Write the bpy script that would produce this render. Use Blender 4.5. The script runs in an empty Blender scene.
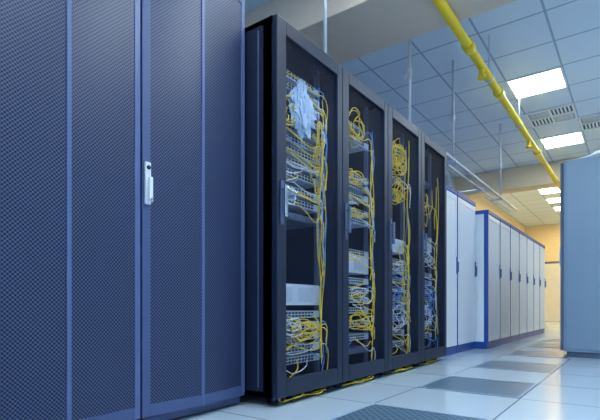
import bpy, bmesh, math, random
from mathutils import Vector, Matrix, noise
random.seed(7)
scene = bpy.context.scene
scene.view_settings.view_transform = 'Standard'
CAMH = 0.555
CEIL = 3.53

# ---------------------------------------------------------------- materials
def new_mat(name):
    m = bpy.data.materials.new(name); m.use_nodes = True
    return m, m.node_tree, m.node_tree.nodes['Principled BSDF']

def mat(name, col, rough=0.5, metal=0.0, emit=None, estr=0.0, var=0.06, scale=8.0, bump=0.0):
    m, nt, b = new_mat(name)
    tc = nt.nodes.new('ShaderNodeTexCoord')
    n = nt.nodes.new('ShaderNodeTexNoise'); n.inputs['Scale'].default_value = scale
    n.inputs['Detail'].default_value = 3
    nt.links.new(tc.outputs['Object'], n.inputs['Vector'])
    mix = nt.nodes.new('ShaderNodeMix'); mix.data_type = 'RGBA'
    mix.inputs[6].default_value = (*[c*(1-var) for c in col], 1)
    mix.inputs[7].default_value = (*[min(1, c*(1+var)) for c in col], 1)
    nt.links.new(n.outputs['Fac'], mix.inputs[0])
    nt.links.new(mix.outputs[2], b.inputs['Base Color'])
    b.inputs['Roughness'].default_value = rough
    b.inputs['Metallic'].default_value = metal
    if bump:
        bp = nt.nodes.new('ShaderNodeBump'); bp.inputs['Strength'].default_value = bump
        nt.links.new(n.outputs['Fac'], bp.inputs['Height']); nt.links.new(bp.outputs[0], b.inputs['Normal'])
    if emit:
        b.inputs['Emission Color'].default_value = (*emit, 1)
        b.inputs['Emission Strength'].default_value = estr
    return m

def perf(name, col, hole, pitch=0.009, rad=0.33, rough=0.4, axes=('Y', 'Z'), metal=0.0):
    m, nt, b = new_mat(name)
    tc = nt.nodes.new('ShaderNodeTexCoord'); sp = nt.nodes.new('ShaderNodeSeparateXYZ')
    nt.links.new(tc.outputs['Object'], sp.inputs[0])
    cb = nt.nodes.new('ShaderNodeCombineXYZ')
    nt.links.new(sp.outputs[axes[0]], cb.inputs[0]); nt.links.new(sp.outputs[axes[1]], cb.inputs[1])
    mp = nt.nodes.new('ShaderNodeMapping'); mp.inputs['Rotation'].default_value = (0, 0, math.radians(45))
    nt.links.new(cb.outputs[0], mp.inputs[0])
    v = nt.nodes.new('ShaderNodeTexVoronoi'); v.voronoi_dimensions = '2D'
    v.inputs['Scale'].default_value = 1/pitch; v.inputs['Randomness'].default_value = 0
    nt.links.new(mp.outputs[0], v.inputs['Vector'])
    r = nt.nodes.new('ShaderNodeMapRange')
    r.inputs['From Min'].default_value = rad-0.06; r.inputs['From Max'].default_value = rad+0.06
    nt.links.new(v.outputs['Distance'], r.inputs['Value'])
    mix = nt.nodes.new('ShaderNodeMix'); mix.data_type = 'RGBA'
    mix.inputs[6].default_value = (*hole, 1); mix.inputs[7].default_value = (*col, 1)
    nt.links.new(r.outputs[0], mix.inputs[0]); nt.links.new(mix.outputs[2], b.inputs['Base Color'])
    b.inputs['Roughness'].default_value = rough; b.inputs['Metallic'].default_value = metal
    return m

def tiles(name, col, line, pitch, x0, y0, lw=0.01, rough=0.6, var=0.08):
    m, nt, b = new_mat(name)
    N = nt.nodes; L = nt.links
    tc = N.new('ShaderNodeTexCoord'); sp = N.new('ShaderNodeSeparateXYZ'); L.new(tc.outputs['Object'], sp.inputs[0])
    def edge(sock, o):
        a = N.new('ShaderNodeMath'); a.operation = 'SUBTRACT'; a.inputs[1].default_value = o; L.new(sock, a.inputs[0])
        d = N.new('ShaderNodeMath'); d.operation = 'DIVIDE'; d.inputs[1].default_value = pitch; L.new(a.outputs[0], d.inputs[0])
        r = N.new('ShaderNodeMath'); r.operation = 'ROUND'; L.new(d.outputs[0], r.inputs[0])
        s = N.new('ShaderNodeMath'); s.operation = 'SUBTRACT'; L.new(d.outputs[0], s.inputs[0]); L.new(r.outputs[0], s.inputs[1])
        ab = N.new('ShaderNodeMath'); ab.operation = 'ABSOLUTE'; L.new(s.outputs[0], ab.inputs[0])
        f = N.new('ShaderNodeMath'); f.operation = 'FLOOR'; L.new(d.outputs[0], f.inputs[0])
        return ab.outputs[0], f.outputs[0]
    ex, fx = edge(sp.outputs['X'], x0); ey, fy = edge(sp.outputs['Y'], y0)
    mn = N.new('ShaderNodeMath'); mn.operation = 'MINIMUM'; L.new(ex, mn.inputs[0]); L.new(ey, mn.inputs[1])
    lt = N.new('ShaderNodeMath'); lt.operation = 'LESS_THAN'; lt.inputs[1].default_value = lw; L.new(mn.outputs[0], lt.inputs[0])
    cb = N.new('ShaderNodeCombineXYZ'); L.new(fx, cb.inputs[0]); L.new(fy, cb.inputs[1])
    wn = N.new('ShaderNodeTexWhiteNoise'); wn.noise_dimensions = '2D'; L.new(cb.outputs[0], wn.inputs['Vector'])
    nz = N.new('ShaderNodeTexNoise'); nz.inputs['Scale'].default_value = 60; L.new(tc.outputs['Object'], nz.inputs['Vector'])
    av = N.new('ShaderNodeMath'); av.operation = 'MULTIPLY_ADD'; av.inputs[1].default_value = 0.6
    L.new(wn.outputs['Value'], av.inputs[0])
    ml = N.new('ShaderNodeMath'); ml.operation = 'MULTIPLY'; ml.inputs[1].default_value = 0.4; L.new(nz.outputs['Fac'], ml.inputs[0]); L.new(ml.outputs[0], av.inputs[2])
    m1 = N.new('ShaderNodeMix'); m1.data_type = 'RGBA'
    m1.inputs[6].default_value = (*[c*(1-var) for c in col], 1); m1.inputs[7].default_value = (*[c*(1+var) for c in col], 1)
    L.new(av.outputs[0], m1.inputs[0])
    m2 = N.new('ShaderNodeMix'); m2.data_type = 'RGBA'; m2.inputs[7].default_value = (*line, 1)
    L.new(lt.outputs[0], m2.inputs[0]); L.new(m1.outputs[2], m2.inputs[6]); L.new(m2.outputs[2], b.inputs['Base Color'])
    b.inputs['Roughness'].default_value = rough
    return m

def see_mesh(name, wire, pitch=0.012, rad=0.40):
    # perforated steel with real see-through holes (diamond grid)
    m, nt, b = new_mat(name); N = nt.nodes; L = nt.links
    tc = N.new('ShaderNodeTexCoord'); sp = N.new('ShaderNodeSeparateXYZ'); L.new(tc.outputs['Object'], sp.inputs[0])
    cb = N.new('ShaderNodeCombineXYZ'); L.new(sp.outputs['Y'], cb.inputs[0]); L.new(sp.outputs['Z'], cb.inputs[1])
    mp = N.new('ShaderNodeMapping'); mp.inputs['Rotation'].default_value = (0, 0, math.radians(45)); L.new(cb.outputs[0], mp.inputs[0])
    v = N.new('ShaderNodeTexVoronoi'); v.voronoi_dimensions = '2D'; v.inputs['Scale'].default_value = 1/pitch; v.inputs['Randomness'].default_value = 0
    L.new(mp.outputs[0], v.inputs['Vector'])
    g = N.new('ShaderNodeMath'); g.operation = 'GREATER_THAN'; g.inputs[1].default_value = rad; L.new(v.outputs['Distance'], g.inputs[0])
    L.new(g.outputs[0], b.inputs['Alpha'])
    b.inputs['Base Color'].default_value = (*wire, 1); b.inputs['Roughness'].default_value = .5
    return m

M = {}
M['blue_frame'] = mat('blue_lacquer', (0.066, 0.098, 0.225), 0.40)
M['blue_crease'] = mat('blue_lacquer_light', (0.10, 0.14, 0.30), 0.38)
M['blue_perf'] = perf('blue_perforated_steel', (0.060, 0.090, 0.205), (0.001, 0.003, 0.014), 0.0115, 0.41)
M['black'] = mat('black_navy_powdercoat', (0.006, 0.014, 0.040), 0.42)
M['black_in'] = mat('rack_interior_dark', (0.02, 0.03, 0.06), 0.6)
M['side_black'] = mat('rack_side_panel', (0.008, 0.016, 0.042), 0.5)
M['glass'] = see_mesh('perforated_door_mesh', (0.008, 0.018, 0.055), .008, .50)
M['rail'] = mat('rack_rail_steel', (0.12, 0.16, 0.28), 0.4, 0.3)
M['equip'] = mat('switch_grey_metal', (0.54, 0.65, 0.82), 0.4)
M['equip_light'] = mat('server_light_grey', (0.68, 0.78, 0.94), 0.4)
M['equip_dark'] = mat('switch_dark_metal', (0.08, 0.12, 0.22), 0.4)
M['port'] = mat('port_black', (0.01, 0.012, 0.02), 0.5)
M['yel'] = mat('yellow_fibre_jacket', (1.0, 0.74, 0.04), 0.45, var=0)
M['wht'] = mat('white_cable_jacket', (0.88, 0.93, 1.0), 0.5, var=0)
M['blu'] = mat('blue_cable_jacket', (0.12, 0.35, 0.9), 0.5)
M['bag'] = mat('plastic_bag_film', (0.45, 0.62, 0.88), 0.15)
M['chrome'] = mat('chrome_metal', (0.7, 0.74, 0.8), 0.2, 1.0)
M['handle_w'] = mat('white_handle_plastic', (0.85, 0.88, 0.95), 0.3)
M['white'] = mat('white_powdercoat', (0.84, 0.91, 0.98), 0.30, var=.02)
M['white_perf'] = perf('white_perforated_steel', (0.92, 0.95, 0.99), (0.50, 0.60, 0.78), 0.014, 0.26)
M['trimblue'] = mat('blue_trim_paint', (0.015, 0.075, 0.36), 0.35)
M['grey_panel'] = mat('grey_cabinet_paint', (0.26, 0.36, 0.47), 0.38, 0.3, scale=1.5)
M['grey_dark'] = mat('grey_cabinet_edge', (0.10, 0.14, 0.22), 0.45)
M['pipe'] = mat('yellow_pipe_paint', (0.99, 0.68, 0.02), 0.35, var=.02)
M['steel'] = mat('galvanised_steel', (0.60, 0.64, 0.68), 0.45, 0.3)
M['wall_cool'] = mat('wall_cool_paint', (0.58, 0.70, 0.84), 0.8)
M['wall_warm'] = mat('wall_warm_paint', (0.90, 0.74, 0.46), 0.8)
M['beam'] = mat('beam_beige_paint', (0.80, 0.66, 0.54), 0.8)
M['beam_warm'] = mat('beam_warm_paint', (0.88, 0.70, 0.46), 0.8)
M['door'] = mat('white_door_paint', (0.85, 0.84, 0.80), 0.5)
M['lamp'] = mat('lamp_diffuser', (0.9, 0.9, 0.9), 0.5, emit=(0.76, 0.90, 1.0), estr=21)
M['lamp_warm'] = mat('lamp_diffuser_warm', (0.9, 0.9, 0.9), 0.5, emit=(1.0, 0.80, 0.46), estr=26)
M['vent_slat'] = mat('vent_slat_paint', (0.88, 0.93, 0.98), 0.4)
M['vent_dark'] = mat('vent_dark_gap', (0.05, 0.12, 0.20), 0.6)
M['floor'] = tiles('raised_floor_tiles', (0.48, 0.58, 0.68), (0.16, 0.22, 0.30), 0.645, -1.21, 1.71, 0.007, 0.16, 0.10)
M['ceil'] = tiles('ceiling_tiles', (0.72, 0.83, 0.93), (0.36, 0.46, 0.58), 0.65, -1.40, 6.5, 0.018, 0.75, 0.03)
M['floor_perf'] = perf('perforated_tile_steel', (0.12, 0.21, 0.31), (0.015, 0.035, 0.07), 0.035, 0.34, 0.35, ('X', 'Y'))
M['floor_perf_edge'] = mat('perforated_tile_frame', (0.24, 0.34, 0.46), 0.4)

# ---------------------------------------------------------------- builders
def root(name, loc):
    e = bpy.data.objects.new(name, None); e.location = loc; e.empty_display_size = 0.2
    scene.collection.objects.link(e); return e

class B:
    def __init__(self): self.bm = bmesh.new(); self.mats = []
    def mi(self, m):
        if m not in self.mats: self.mats.append(m)
        return self.mats.index(m)
    def prism(self, pts, z0, z1, m):
        i = self.mi(m); bm = self.bm
        lo = [bm.verts.new((x, y, z0)) for x, y in pts]; hi = [bm.verts.new((x, y, z1)) for x, y in pts]
        n = len(pts)
        fs = [bm.faces.new(lo[::-1]), bm.faces.new(hi)]
        for k in range(n): fs.append(bm.faces.new((lo[k], lo[(k+1) % n], hi[(k+1) % n], hi[k])))
        for f in fs: f.material_index = i
    def box(self, x0, y0, z0, x1, y1, z1, m):
        self.prism([(x0, y0), (x1, y0), (x1, y1), (x0, y1)], z0, z1, m)
    def sheet(self, x, y0, z0, y1, z1, m):
        f = self.bm.faces.new([self.bm.verts.new(p) for p in ((x, y0, z0), (x, y1, z0), (x, y1, z1), (x, y0, z1))])
        f.material_index = self.mi(m)
    def cyl(self, p0, p1, r, m, seg=16, r2=None):
        i = self.mi(m); p0 = Vector(p0); p1 = Vector(p1); d = p1-p0
        q = d.to_track_quat('Z', 'Y').to_matrix().to_4x4()
        mt = Matrix.Translation((p0+p1)/2) @ q
        ret = bmesh.ops.create_cone(self.bm, cap_ends=True, segments=seg, radius1=r, radius2=r if r2 is None else r2, depth=d.length, matrix=mt)
        for f in {f for v in ret['verts'] for f in v.link_faces}:
            f.material_index = i
            if len(f.verts) == 4: f.smooth = True
    def done(self, name, parent=None, bevel=0.0, loc=(0, 0, 0)):
        bmesh.ops.recalc_face_normals(self.bm, faces=self.bm.faces[:])
        me = bpy.data.meshes.new(name); self.bm.to_mesh(me); self.bm.free()
        for m in self.mats: me.materials.append(M[m])
        o = bpy.data.objects.new(name, me); scene.collection.objects.link(o); o.location = loc
        if parent: o.parent = parent
        if bevel:
            md = o.modifiers.new('bevel', 'BEVEL'); md.width = bevel; md.segments = 2; md.limit_method = 'ANGLE'
        return o

def cables(name, paths, m, r, parent):
    cu = bpy.data.curves.new(name, 'CURVE'); cu.dimensions = '3D'; cu.bevel_depth = r; cu.bevel_resolution = 1; cu.resolution_u = 5
    for p in paths:
        s = cu.splines.new('BEZIER'); s.bezier_points.add(len(p)-1)
        for b, q in zip(s.bezier_points, p):
            b.co = q; b.handle_left_type = b.handle_right_type = 'AUTO'
    cu.materials.append(M[m])
    o = bpy.data.objects.new(name, cu); scene.collection.objects.link(o); o.parent = parent
    return o

# ---------------------------------------------------------------- room
XL, XR, YB, YF = -3.4, 2.6, -3.0, 19.0
b = B(); b.box(XL, YB, -0.1, XR, YF, 0, 'floor'); b.done('floor')
b = B(); b.box(XL, YB, CEIL, XR, YF, CEIL+0.1, 'ceil'); b.done('ceiling')
b = B(); b.box(XL-0.1, YB-.1, -0.1, XL, 10.6, CEIL+.1, 'wall_cool'); b.box(XL-0.1, 10.6, -0.1, XL, YF+.1, CEIL+.1, 'wall_warm'); b.done('wall_left')
b = B(); b.box(XR, YB-.1, -0.1, XR+.1, YF+.1, CEIL+.1, 'wall_cool'); b.done('wall_right')
b = B(); b.box(XL, YB-.1, -0.1, XR, YB, CEIL+.1, 'wall_cool'); b.done('wall_back')
b = B(); b.box(XL, YF, -0.1, XR, YF+.1, CEIL+.1, 'wall_warm'); b.done('wall_front')
b = B(); b.box(XL, YF-0.015, 0, -2.85, YF, 0.1, 'door'); b.box(-1.75, YF-.015, 0, XR, YF, .1, 'door'); b.done('baseboard_front')
e = root('door_1', (-2.75, YF, 0))
b = B(); b.box(-.08, -.03, 0, 0, 0, 2.18, 'grey_dark'); b.box(.9, -.03, 0, .98, 0, 2.18, 'grey_dark'); b.box(-.08, -.03, 2.1, .98, 0, 2.18, 'grey_dark'); b.done('door_frame', e, 0.004)
b = B(); b.box(0, -.045, 0.01, .9, -.005, 2.1, 'door'); b.box(.12, -.052, 1.2, .78, -.045, 1.95, 'door'); b.box(.12, -.052, .2, .78, -.045, 1.05, 'door'); b.done('door_leaf', e, 0.005)
b = B(); b.cyl((.83, -.045, 1.02), (.83, -.09, 1.02), .012, 'chrome'); b.cyl((.83, -.09, 1.02), (.72, -.09, 1.02), .01, 'chrome'); b.done('door_handle', e)
# beams
b = B(); b.box(XL, 3.45, 3.12, XR, 4.2, CEIL, 'beam'); b.done('ceiling_beam_1', None, 0.01)
b = B(); b.box(XL, 10.7, 3.08, XR, 11.1, CEIL, 'beam_warm'); b.done('ceiling_beam_2', None, 0.01)

# ---------------------------------------------------------------- ceiling lamps
def lamp(x, y, warm=False, s=0.65):
    e = root('ceiling_light_panel', (x, y, CEIL))
    b = B()
    f = 0.025
    b.box(0, 0, -.02, s, f, 0, 'vent_slat'); b.box(0, s-f, -.02, s, s, 0, 'vent_slat')
    b.box(0, f, -.02, f, s-f, 0, 'vent_slat'); b.box(s-f, f, -.02, s, s-f, 0, 'vent_slat')
    b.box(f, s/2-.012, -.02, s-f, s/2+.012, 0, 'vent_slat')
    b.done('lamp_frame', e)
    b = B(); b.box(f, f, -.012, s-f, s-f, -.002, 'lamp_warm' if warm else 'lamp'); b.done('diffuser', e)
for y in (-2.6, -0.65, 1.3, 2.6): lamp(-1.40, y)
for y in (6.5, 9.1): lamp(-1.40, y)
for y in (-1.95, 0.65, 2.6): lamp(0.55, y)
for y in (0.65, 2.6, 5.2, 7.15, 9.1): lamp(-.1, y)  # row out of view, added to brighten the rack fronts
for x, y in ((-2.05, 13.0), (-2.05, 14.3), (-1.40, 11.7), (-2.05, 15.6), (-.1, 13.0), (-.1, 15.6), (-2.05, 17.55)):
    lamp(x, y, True)
def vent(x, y, s=0.65):
    e = root('ceiling_air_vent', (x, y, CEIL))
    b = B(); f = .03
    b.box(0, 0, -.02, s, f, 0, 'vent_slat'); b.box(0, s-f, -.02, s, s, 0, 'vent_slat')
    b.box(0, f, -.02, f, s-f, 0, 'vent_slat'); b.box(s-f, f, -.02, s, s-f, 0, 'vent_slat')
    b.box(s/2-.015, f, -.02, s/2+.015, s-f, 0, 'vent_slat'); b.box(f, s/2-.015, -.021, s-f, s/2+.015, 0, 'vent_slat')
    b.done('vent_frame', e)
    b = B(); b.box(f, f, -.004, s-f, s-f, -.001, 'vent_dark'); b.done('vent_back', e)
    b = B()
    for k in range(5):
        t = .06+k*.05
        b.box(.04, t, -.010, s/2-.02, t+.024, -.005, 'vent_slat')
        b.box(s/2+t-.02, .04, -.010, s/2+t+.004, s/2-.02, -.005, 'vent_slat')
        b.box(t, s/2+.02, -.010, t+.024, s-.04, -.005, 'vent_slat')
        b.box(s/2+.02, s/2+t-.02, -.010, s-.04, s/2+t+.004, -.005, 'vent_slat')
    b.done('vent_slats', e)
vent(-1.40, 7.8); vent(-.75, 6.5+1.95)
for x, y in ((-2.4, 7.4), (-2.4, 5.6), (-.3, 9.95)):
    b = B(); b.cyl((0, 0, 0), (0, 0, -.02), .055, 'vent_slat'); b.cyl((0, 0, -.02), (0, 0, -.05), .045, 'vent_slat', r2=.03)
    b.done('smoke_detector', None, 0, (x, y, CEIL))

# ---------------------------------------------------------------- yellow pipe
e = root('yellow_gas_pipe', (-1.31, 0, 3.06))
b = B()
b.cyl((0, -2.9, 0), (0, 18.9, 0), .042, 'pipe', 20)
for y in (-.6, 2.0, 4.55, 5.75, 8.3, 10.3, 13, 16): b.cyl((0, y-.06, 0), (0, y+.06, 0), .055, 'pipe', 20)
b.cyl((0, 5.0, 0), (0, 5.0, -.10), .028, 'pipe'); b.cyl((0, 5.0, -.10), (0, 5.0, -.13), .04, 'pipe')
b.cyl((0, 7.6, 0), (0, 7.6, -.10), .028, 'pipe'); b.cyl((0, 7.6, -.10), (0, 7.6, -.13), .04, 'pipe')
b.done('pipe_run', e)
b = B()
for y in (-1, 1.4, 5.3, 6.9, 9.0, 12, 15):
    b.cyl((0, y-.015, 0), (0, y+.015, 0), .05, 'steel'); b.cyl((0, y, .04), (0, y, CEIL-3.06), .008, 'steel', 8)
b.done('pipe_hangers', e)

# conduit over racks
e = root('overhead_conduit', (-1.8, 0, 2.33))
b = B()
b.cyl((0, 2.3, 0), (0, 9.2, 0), .02, 'steel', 12)
b.cyl((-.12, 2.3, 0), (-.12, 9.2, 0), .014, 'steel', 12)
for y in (2.76, 4.28, 5.6, 8.0):
    top = CEIL-2.33
    b.cyl((0, y, -.02), (0, y, top), .014, 'steel', 10)
    b.box(-.16, y-.02, -.045, .04, y+.02, -.02, 'steel')
    b.cyl((0, y, .45), (0, y, .55), .024, 'steel', 12)
b.cyl((0, 7.2, -.02), (-1.5, 7.2, -.02), .016, 'steel', 10)
b.done('conduit_run', e)

# ---------------------------------------------------------------- blue cabinets
def blue_cabinet(y0, w=.674, H=2.32, xf=-1.783):
    e = root('blue_server_cabinet', (xf, y0, 0))
    b = B()
    b.box(-1.0, .004, .05, -.035, w-.004, H, 'blue_frame'); b.done('cabinet_body', e, .006)
    b = B(); b.box(-.97, .02, 0, -.05, w-.02, .05, 'black'); b.box(-.04, .02, .012, -.018, w-.02, .045, 'blue_frame'); b.done('plinth', e)
    def fx(y): t = (y/w-.5)*2; return .028*(1-abs(t)**1.4)
    def slab(b, ya, yb, z0, z1, m, off=0.0, th=.03):
        n = 6; ys = [ya+(yb-ya)*k/n for k in range(n+1)]
        pts = [(fx(y)+off, y) for y in ys] + [(-th, y) for y in ys[::-1]]
        b.prism(pts, z0, z1, m)
    b = B(); zb, zt = .055, H-.01
    slab(b, .005, .045, zb, zt, 'blue_frame', .004); slab(b, w-.035, w-.005, zb, zt, 'blue_crease', .004)
    slab(b, w/2-.009, w/2+.009, zb, zt, 'blue_crease', .006)
    for ya, yb in ((.045, w/2-.009), (w/2+.009, w-.035)):
        slab(b, ya, yb, zb, zb+.055, 'blue_frame', .004); slab(b, ya, yb, zt-.07, zt, 'blue_frame', .004)
    b.done('door_frame', e, .002)
    b = B(); slab(b, .046, w/2-.0095, zb+.056, zt-.071, 'blue_perf'); slab(b, w/2+.0095, w-.036, zb+.056, zt-.071, 'blue_perf'); b.done('perforated_panels', e)
    b = B(); hy = .026; hx = .012
    b.box(hx-.004, hy-.014, 1.01, hx+.008, hy+.014, 1.20, 'handle_w')
    b.cyl((hx+.012, hy, 1.03), (hx+.03, hy, 1.03), .010, 'handle_w', 12)
    b.box(hx+.016, hy-.009, 1.02, hx+.03, hy+.009, 1.13, 'handle_w')
    b.cyl((hx+.006, hy, 1.175), (hx+.014, hy, 1.175), .010, 'port', 12)
    b.done('door_handle', e, .003)
for k in range(3): blue_cabinet(1.908-.674*(k+1))

# ---------------------------------------------------------------- black racks
def equipment(b, z, h, kind, w):
    y0, y1 = .10, w-.10
    xf = -.13
    face = {'s': 'equip', 'p': 'equip_dark', 'v': 'equip_light', 'd': 'equip_dark'}[kind]
    b.box(-.7, y0, z, xf, y1, z+h, face)
    b.box(xf, y0-.015, z+.002, xf+.004, y1+.015, z+h-.002, face)
    if kind in 'sp':
        n = 12; rows = 2 if h > .035 else 1
        for r in range(rows):
            for k in range(n):
                yy = y0+.03+k*(y1-y0-.08)/n
                zz = z+h*(.18+.42*r)
                b.box(xf+.004, yy, zz, xf+.006, yy+.024, zz+h*.28, 'port')
    if kind == 'v':
        for k in range(2): b.box(xf+.004, y0+.05+k*.22, z+.02, xf+.006, y0+.2+k*.22, z+h-.02, 'equip')
    if kind == 'd':
        for k in range(4): b.box(xf+.004, y0+.02+k*.11, z+.01, xf+.007, y0+.11+k*.11, z+h-.01, 'rail')

def rnd(a, c): return random.uniform(a, c)
def black_rack(i, y0, spec, w=.686, H=2.138, xf=-1.565):
    e = root('black_server_rack', (xf, y0, 0))
    g = .003; zb = .05; D = 1.0
    b = B()
    b.box(-D, g, zb, -D+.015, w-g, H, 'black_in')
    b.box(-D, g, zb, -.035, g+.02, H, 'side_black'); b.box(-D, w-g-.02, zb, -.035, w-g, H, 'side_black')
    b.box(-D, g, H-.03, -.035, w-g, H, 'side_black'); b.box(-D, g, zb, -.035, w-g, zb+.03, 'black')
    b.box(-.10, g, zb, -.036, g+.045, H, 'black'); b.box(-.10, w-g-.045, zb, -.036, w-g, H, 'black')
    b.box(-.14, g-.002, zb+.05, -.132, g, H-.05, 'rail')
    b.done('rack_body', e, .003)
    b = B()
    for yy in (.07, w-.10):
        b.box(-.16, yy, zb+.03, -.135, yy+.03, H-.03, 'rail')
    b.done('mounting_rails', e)
    b = B(); sL, sR, t, bo = .085, .06, .085, .10
    b.box(-.033, g, zb, 0, sL, H-.003, 'black'); b.box(-.033, w-sR, zb, 0, w-g, H-.003, 'black')
    b.box(-.033, sL, H-t, 0, w-sR, H-.003, 'black'); b.box(-.033, sL, zb, 0, w-sR, zb+bo, 'black')
    b.done('door_frame', e, .005)
    b = B(); b.sheet(-.018, sL, zb+bo, w-sR, H-t, 'glass'); b.done('door_mesh', e)
    b = B()
    b.box(0, .028, 1.00, .008, .056, 1.24, 'equip_dark'); b.cyl((.008, .042, 1.19), (.03, .042, 1.19), .010, 'chrome', 12)
    b.box(.022, .032, 1.04, .036, .054, 1.21, 'chrome' if i == 0 else 'rail'); b.box(.012, .034, 1.05, .03, .05, 1.07, 'rail')
    if i == 0: b.cyl((.03, .044, 1.20), (.05, .11, 1.18), .009, 'chrome', 10)
    b.done('door_handle', e, .003)
    b = B()
    for xx in (-.09, -.9):
        for yy in (.08, w-.08):
            b.cyl((xx, yy, 0), (xx, yy, .012), .028, 'black', 12); b.cyl((xx, yy, .012), (xx, yy, .055), .012, 'rail', 8)
    for yy in (.2, w-.2): b.cyl((-.06, yy-.012, .026), (-.06, yy+.012, .026), .026, 'black', 14)
    b.done('levelling_feet', e)
    b = B()
    for z, h, k in spec['eq']: equipment(b, z, h, k, w)
    b.done('rack_equipment', e)
    Y, Wc, Bc = [], [], []
    for k in range(spec['nv']):
        side = rnd(w-.18, w-.10) if k % 5 else rnd(.09, .14)
        p = []; z = rnd(1.6, 2.02); ze = rnd(.15, .9)
        n = 7; cy = side; x = rnd(-.10, -.05)
        for j in range(n+1):
            zz = z+(ze-z)*j/n
            p.append((x+rnd(-.015, .015), min(w-.075, max(.08, cy+rnd(-.015, .015))), zz))
        (Bc if k % 4 == 3 else Y).append(p)
    for (z, h, k) in spec['eq']:
        if k not in 'sp': continue
        for _ in range(spec['np']):
            ya = rnd(.12, w-.14); zz = z+h*rnd(.2, .8); sy = rnd(w-.16, w-.09) if random.random() < .6 else rnd(.09, .13)
            sag = rnd(.03, .12)
            p = [(-.125, ya, zz), (-.08, ya+(sy-ya)*.2, zz-sag*.5), (-.065, ya+(sy-ya)*.65, zz-sag), (-.07, sy, zz-sag*rnd(.4, 1.6)), (-.07, sy+rnd(-.02, .02), zz-sag-rnd(.05, .2))]
            r = random.random()
            (Y if r < spec['yf'] else (Wc if r < spec['yf']+.5*(1-spec['yf']) else Bc)).append([(a, min(w-.075, max(.085, q)), c) for a, q, c in p])
    for (cy, cz, ry, rz, n, col) in spec['tangle']:
        for _ in range(n):
            p = []; a = rnd(0, 6.28); yy, zz = cy+rnd(-.4, .4)*ry, cz+rnd(-.4, .4)*rz
            s = rnd(.5, 1)
            for j in range(7):
                a += rnd(.5, 1.1)
                p.append((rnd(-.11, -.04), min(w-.08, max(.09, yy+ry*math.cos(a)*s*rnd(.7, 1))), max(.17, zz+rz*math.sin(a)*s*rnd(.7, 1))))
            {'y': Y, 'w': Wc, 'b': Bc}[col].append(p)
    for _ in range(5):
        ya = rnd(.1, .45); Y.append([(rnd(-.1, -.04), ya, .012), (rnd(-.06, .0), ya+.07, .022), (rnd(-.06, .0), ya+.13, .03), (rnd(-.1, -.05), ya+.18, .012)])
    cables('yellow_cables', Y, 'yel', .0034, e)
    if Wc: cables('white_cables', Wc, 'wht', .0030, e)
    if Bc: cables('blue_cables', Bc, 'blu', .0032, e)
    return e

U = .0445
specs = [
 dict(nv=12, np=3, yf=.45, eq=[(1.93, U, 's'), (1.86, U, 's'), (1.79, U, 's'), (1.70, U, 'p'), (1.62, U, 's'), (1.55, U, 's'), (1.48, U, 's'), (1.41, U, 's'), (1.34, U, 's'), (1.24, U, 's'), (1.17, U, 's'), (1.08, U, 'd'), (.56, .13, 'v'), (.48, U, 's'), (.41, U, 's'), (.34, U, 's'), (.27, U, 's'), (.20, U, 's')],
      tangle=[(.38, .40, .14, .09, 9, 'y'), (.25, .44, .12, .05, 6, 'w'), (.22, 1.72, .10, .12, 4, 'y'), (.2, 1.2, .08, .05, 3, 'w'), (.5, 1.5, .06, .3, 3, 'y')]),
 dict(nv=5, np=3, yf=.5, eq=[(1.84, U, 'p'), (1.77, U, 's'), (1.50, U, 's'), (1.43, U, 's'), (1.36, U, 's'), (1.24, U, 's'), (1.17, U, 's'), (.80, .13, 'v'), (.93, U, 's'), (.72, U, 's'), (.65, U, 's'), (.58, U, 's'), (.50, U, 's'), (.40, U, 's'), (.30, U, 's'), (.20, U, 'd')],
      tangle=[(.28, 1.82, .14, .12, 7, 'y'), (.30, 1.50, .14, .06, 5, 'y'), (.30, 1.22, .14, .05, 5, 'y'), (.35, .62, .16, .08, 5, 'w'), (.40, .45, .16, .07, 6, 'y'), (.25, 1.3, .1, .06, 3, 'w')]),
 dict(nv=6, np=3, yf=.4, eq=[(1.90, U, 'd'), (1.65, U, 'p'), (1.50, U, 'd'), (1.02, .12, 'v'), (.92, U, 's'), (.84, U, 's'), (.76, U, 's'), (.68, U, 's'), (.60, U, 's'), (.52, U, 's'), (.42, U, 's'), (.30, U, 's'), (.20, U, 's')],
      tangle=[(.32, 1.80, .16, .14, 20, 'y'), (.35, 1.52, .10, .12, 10, 'y'), (.35, .90, .16, .06, 4, 'w'), (.36, .60, .16, .14, 6, 'b'), (.36, .45, .16, .12, 6, 'w'), (.5, .7, .05, .4, 3, 'y')]),
 dict(nv=3, np=3, yf=.3, eq=[(1.75, U, 'd'), (1.55, U, 'p'), (1.20, U, 's'), (1.10, .08, 'v'), (1.0, U, 's'), (.84, U, 's'), (.76, U, 's'), (.68, U, 's'), (.60, U, 's'), (.48, U, 's'), (.36, U, 's'), (.24, U, 's')],
      tangle=[(.34, 1.5, .14, .2, 3, 'y'), (.34, 1.05, .14, .1, 4, 'w'), (.34, .6, .16, .2, 7, 'b'), (.34, .45, .16, .14, 5, 'w')]),
]
for i, s in enumerate(specs):
    e = black_rack(i, 1.925+.686*i, s)
    if i == 0:
        # crumpled plastic bag: gathered neck, sharp folds
        bm = bmesh.new(); bmesh.ops.create_icosphere(bm, subdivisions=4, radius=1)
        for v in bm.verts:
            c = v.co.copy()
            n = abs(noise.noise(c*3.1))*.55+abs(noise.noise(c*7+Vector((4, 1, 2))))*.35
            neck = 1-.65*max(0, c.z)**1.3
            v.co = Vector((c.x*.034*neck, c.y*.125*neck, c.z*.17))*(.72+n)
        me = bpy.data.meshes.new('plastic_bag'); bm.to_mesh(me); bm.free(); me.materials.append(M['bag'])
        o = bpy.data.objects.new('plastic_bag', me); scene.collection.objects.link(o); o.parent = e; o.location = (-.07, .33, 1.75)

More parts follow.
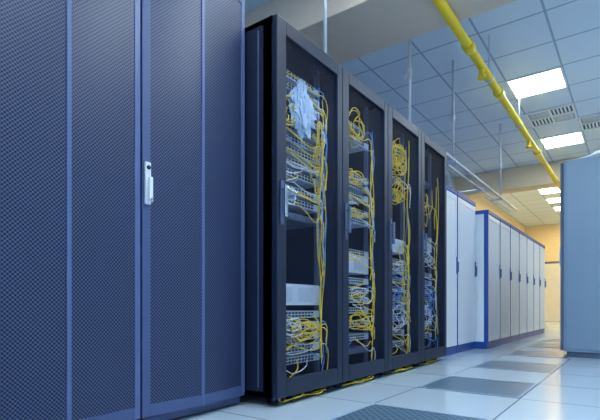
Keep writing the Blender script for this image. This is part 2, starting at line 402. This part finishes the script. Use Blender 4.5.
# ---------------------------------------------------------------- white racks
def white_rack(y0, w, H, xf):
    e = root('white_server_rack', (xf, y0, 0)); g = .003
    b = B(); b.box(-1.0, g, .09, -.03, w-g, H-.05, 'white'); b.done('rack_body', e, .004)
    b = B(); b.box(-1.005, g, H-.05, .006, w-g, H, 'trimblue'); b.done('top_cap', e, .004)
    b = B(); b.box(-.99, g, 0, -.01, w-g, .09, 'trimblue'); b.done('plinth', e, .004)
    b = B(); z0, z1 = .095, H-.055
    b.box(-.028, .018, z0, 0, .055, z1, 'white'); b.box(-.028, w-.05, z0, 0, w-.010, z1, 'white')
    b.box(-.028, .055, z0, 0, w-.05, z0+.06, 'white'); b.box(-.028, .055, z1-.06, 0, w-.05, z1, 'white')
    b.done('door_frame', e, .003)
    b = B(); b.box(-.026, .055, z0+.06, -.006, w-.05, z1-.06, 'white_perf'); b.done('perforated_door', e)
    b = B(); b.box(-.05, .0, .09, .003, .016, H-.05, 'trimblue'); b.box(-.0285, w-.010, .09, -.02, w-.002, H-.05, 'grey_dark'); b.done('side_trim', e)
    b = B(); b.box(0, w-.042, .93, .012, w-.016, 1.13, 'trimblue'); b.box(.012, w-.037, .95, .028, w-.021, 1.07, 'grey_dark'); b.done('door_handle', e, .003)
for k in range(2): white_rack(4.69+.755*k, .752, 1.90, -1.70)
for k in range(7): white_rack(6.215+.65*k, .65, 1.80, -1.55)
e = root('rack_top_fan_box', (-1.76, 4.72, 1.90))
b = B(); b.box(-.6, 0, 0, 0, .62, .20, 'trimblue'); b.box(0, .05, .03, .004, .57, .17, 'grey_dark')
for k in range(6): b.box(.004, .07, .045+k*.02, .012, .55, .055+k*.02, 'black')
b.done('fan_housing', e, .004)

# ---------------------------------------------------------------- right grey cabinet row
def grey_cab(y0, first):
    e = root('grey_server_cabinet', (-.655, y0, 0)); w = .7; H = 2.13
    b = B(); b.box(.01, .005, .06, 1.05, w-.005, H, 'grey_panel'); b.done('cabinet_body', e, .006)
    b = B(); b.box(.04, .03, 0, 1.02, w-.03, .06, 'grey_dark'); b.done('plinth', e)
    b = B(); b.box(-.02, .008, .07, .008, w-.008, H-.02, 'grey_dark'); b.done('front_door', e, .004)
    b = B(); b.box(-.035, .05, 1.0, -.02, .08, 1.2, 'chrome'); b.done('door_handle', e, .003)
    if first:
        b = B(); b.box(.035, -.008, .09, 1.03, .004, H-.03, 'grey_panel'); b.done('side_panel', e, .003)
for k in range(4): grey_cab(5.72+.7*k, k == 0)
e = root('rooftop_cable_bundle', (-.655, 5.72, 2.13))
cables('white_cables', [[(.12+.03*k, .1+.05*k, .012), (.3, .12+.04*k, .05+.02*k), (.6, .1+.04*k, .03+.01*k), (.95, .14+.05*k, .012)] for k in range(4)], 'wht', .009, e)

# ---------------------------------------------------------------- floor perforated tiles
def ptile(x, y, s=.645):
    e = root('perforated_floor_tile', (x, y, 0))
    b = B(); f = .022
    b.box(.004, .004, 0, s-.004, f, .004, 'floor_perf_edge'); b.box(.004, s-f, 0, s-.004, s-.004, .004, 'floor_perf_edge')
    b.box(.004, f, 0, f, s-f, .004, 'floor_perf_edge'); b.box(s-f, f, 0, s-.004, s-f, .004, 'floor_perf_edge')
    b.done('tile_frame', e)
    b = B(); b.box(f, f, 0, s-f, s-f, .003, 'floor_perf')
    b.done('tile_grille', e)
for k in range(-1, 6): ptile(-1.21, 1.71+1.29*k)

# ---------------------------------------------------------------- world + camera
w = bpy.data.worlds.new('World'); scene.world = w; w.use_nodes = True
w.node_tree.nodes['Background'].inputs[0].default_value = (.5, .6, .8, 1); w.node_tree.nodes['Background'].inputs[1].default_value = .3
cd = bpy.data.cameras.new('Camera'); cam = bpy.data.objects.new('Camera', cd); scene.collection.objects.link(cam)
cd.sensor_width = 36; cd.sensor_fit = 'HORIZONTAL'; cd.lens = 460/600*36
cd.shift_y = (306-210)/600
cam.location = (0, 0, CAMH)
cam.rotation_euler = (math.radians(90), 0, math.atan2(337, 460))
cd.clip_start = .02
scene.camera = cam
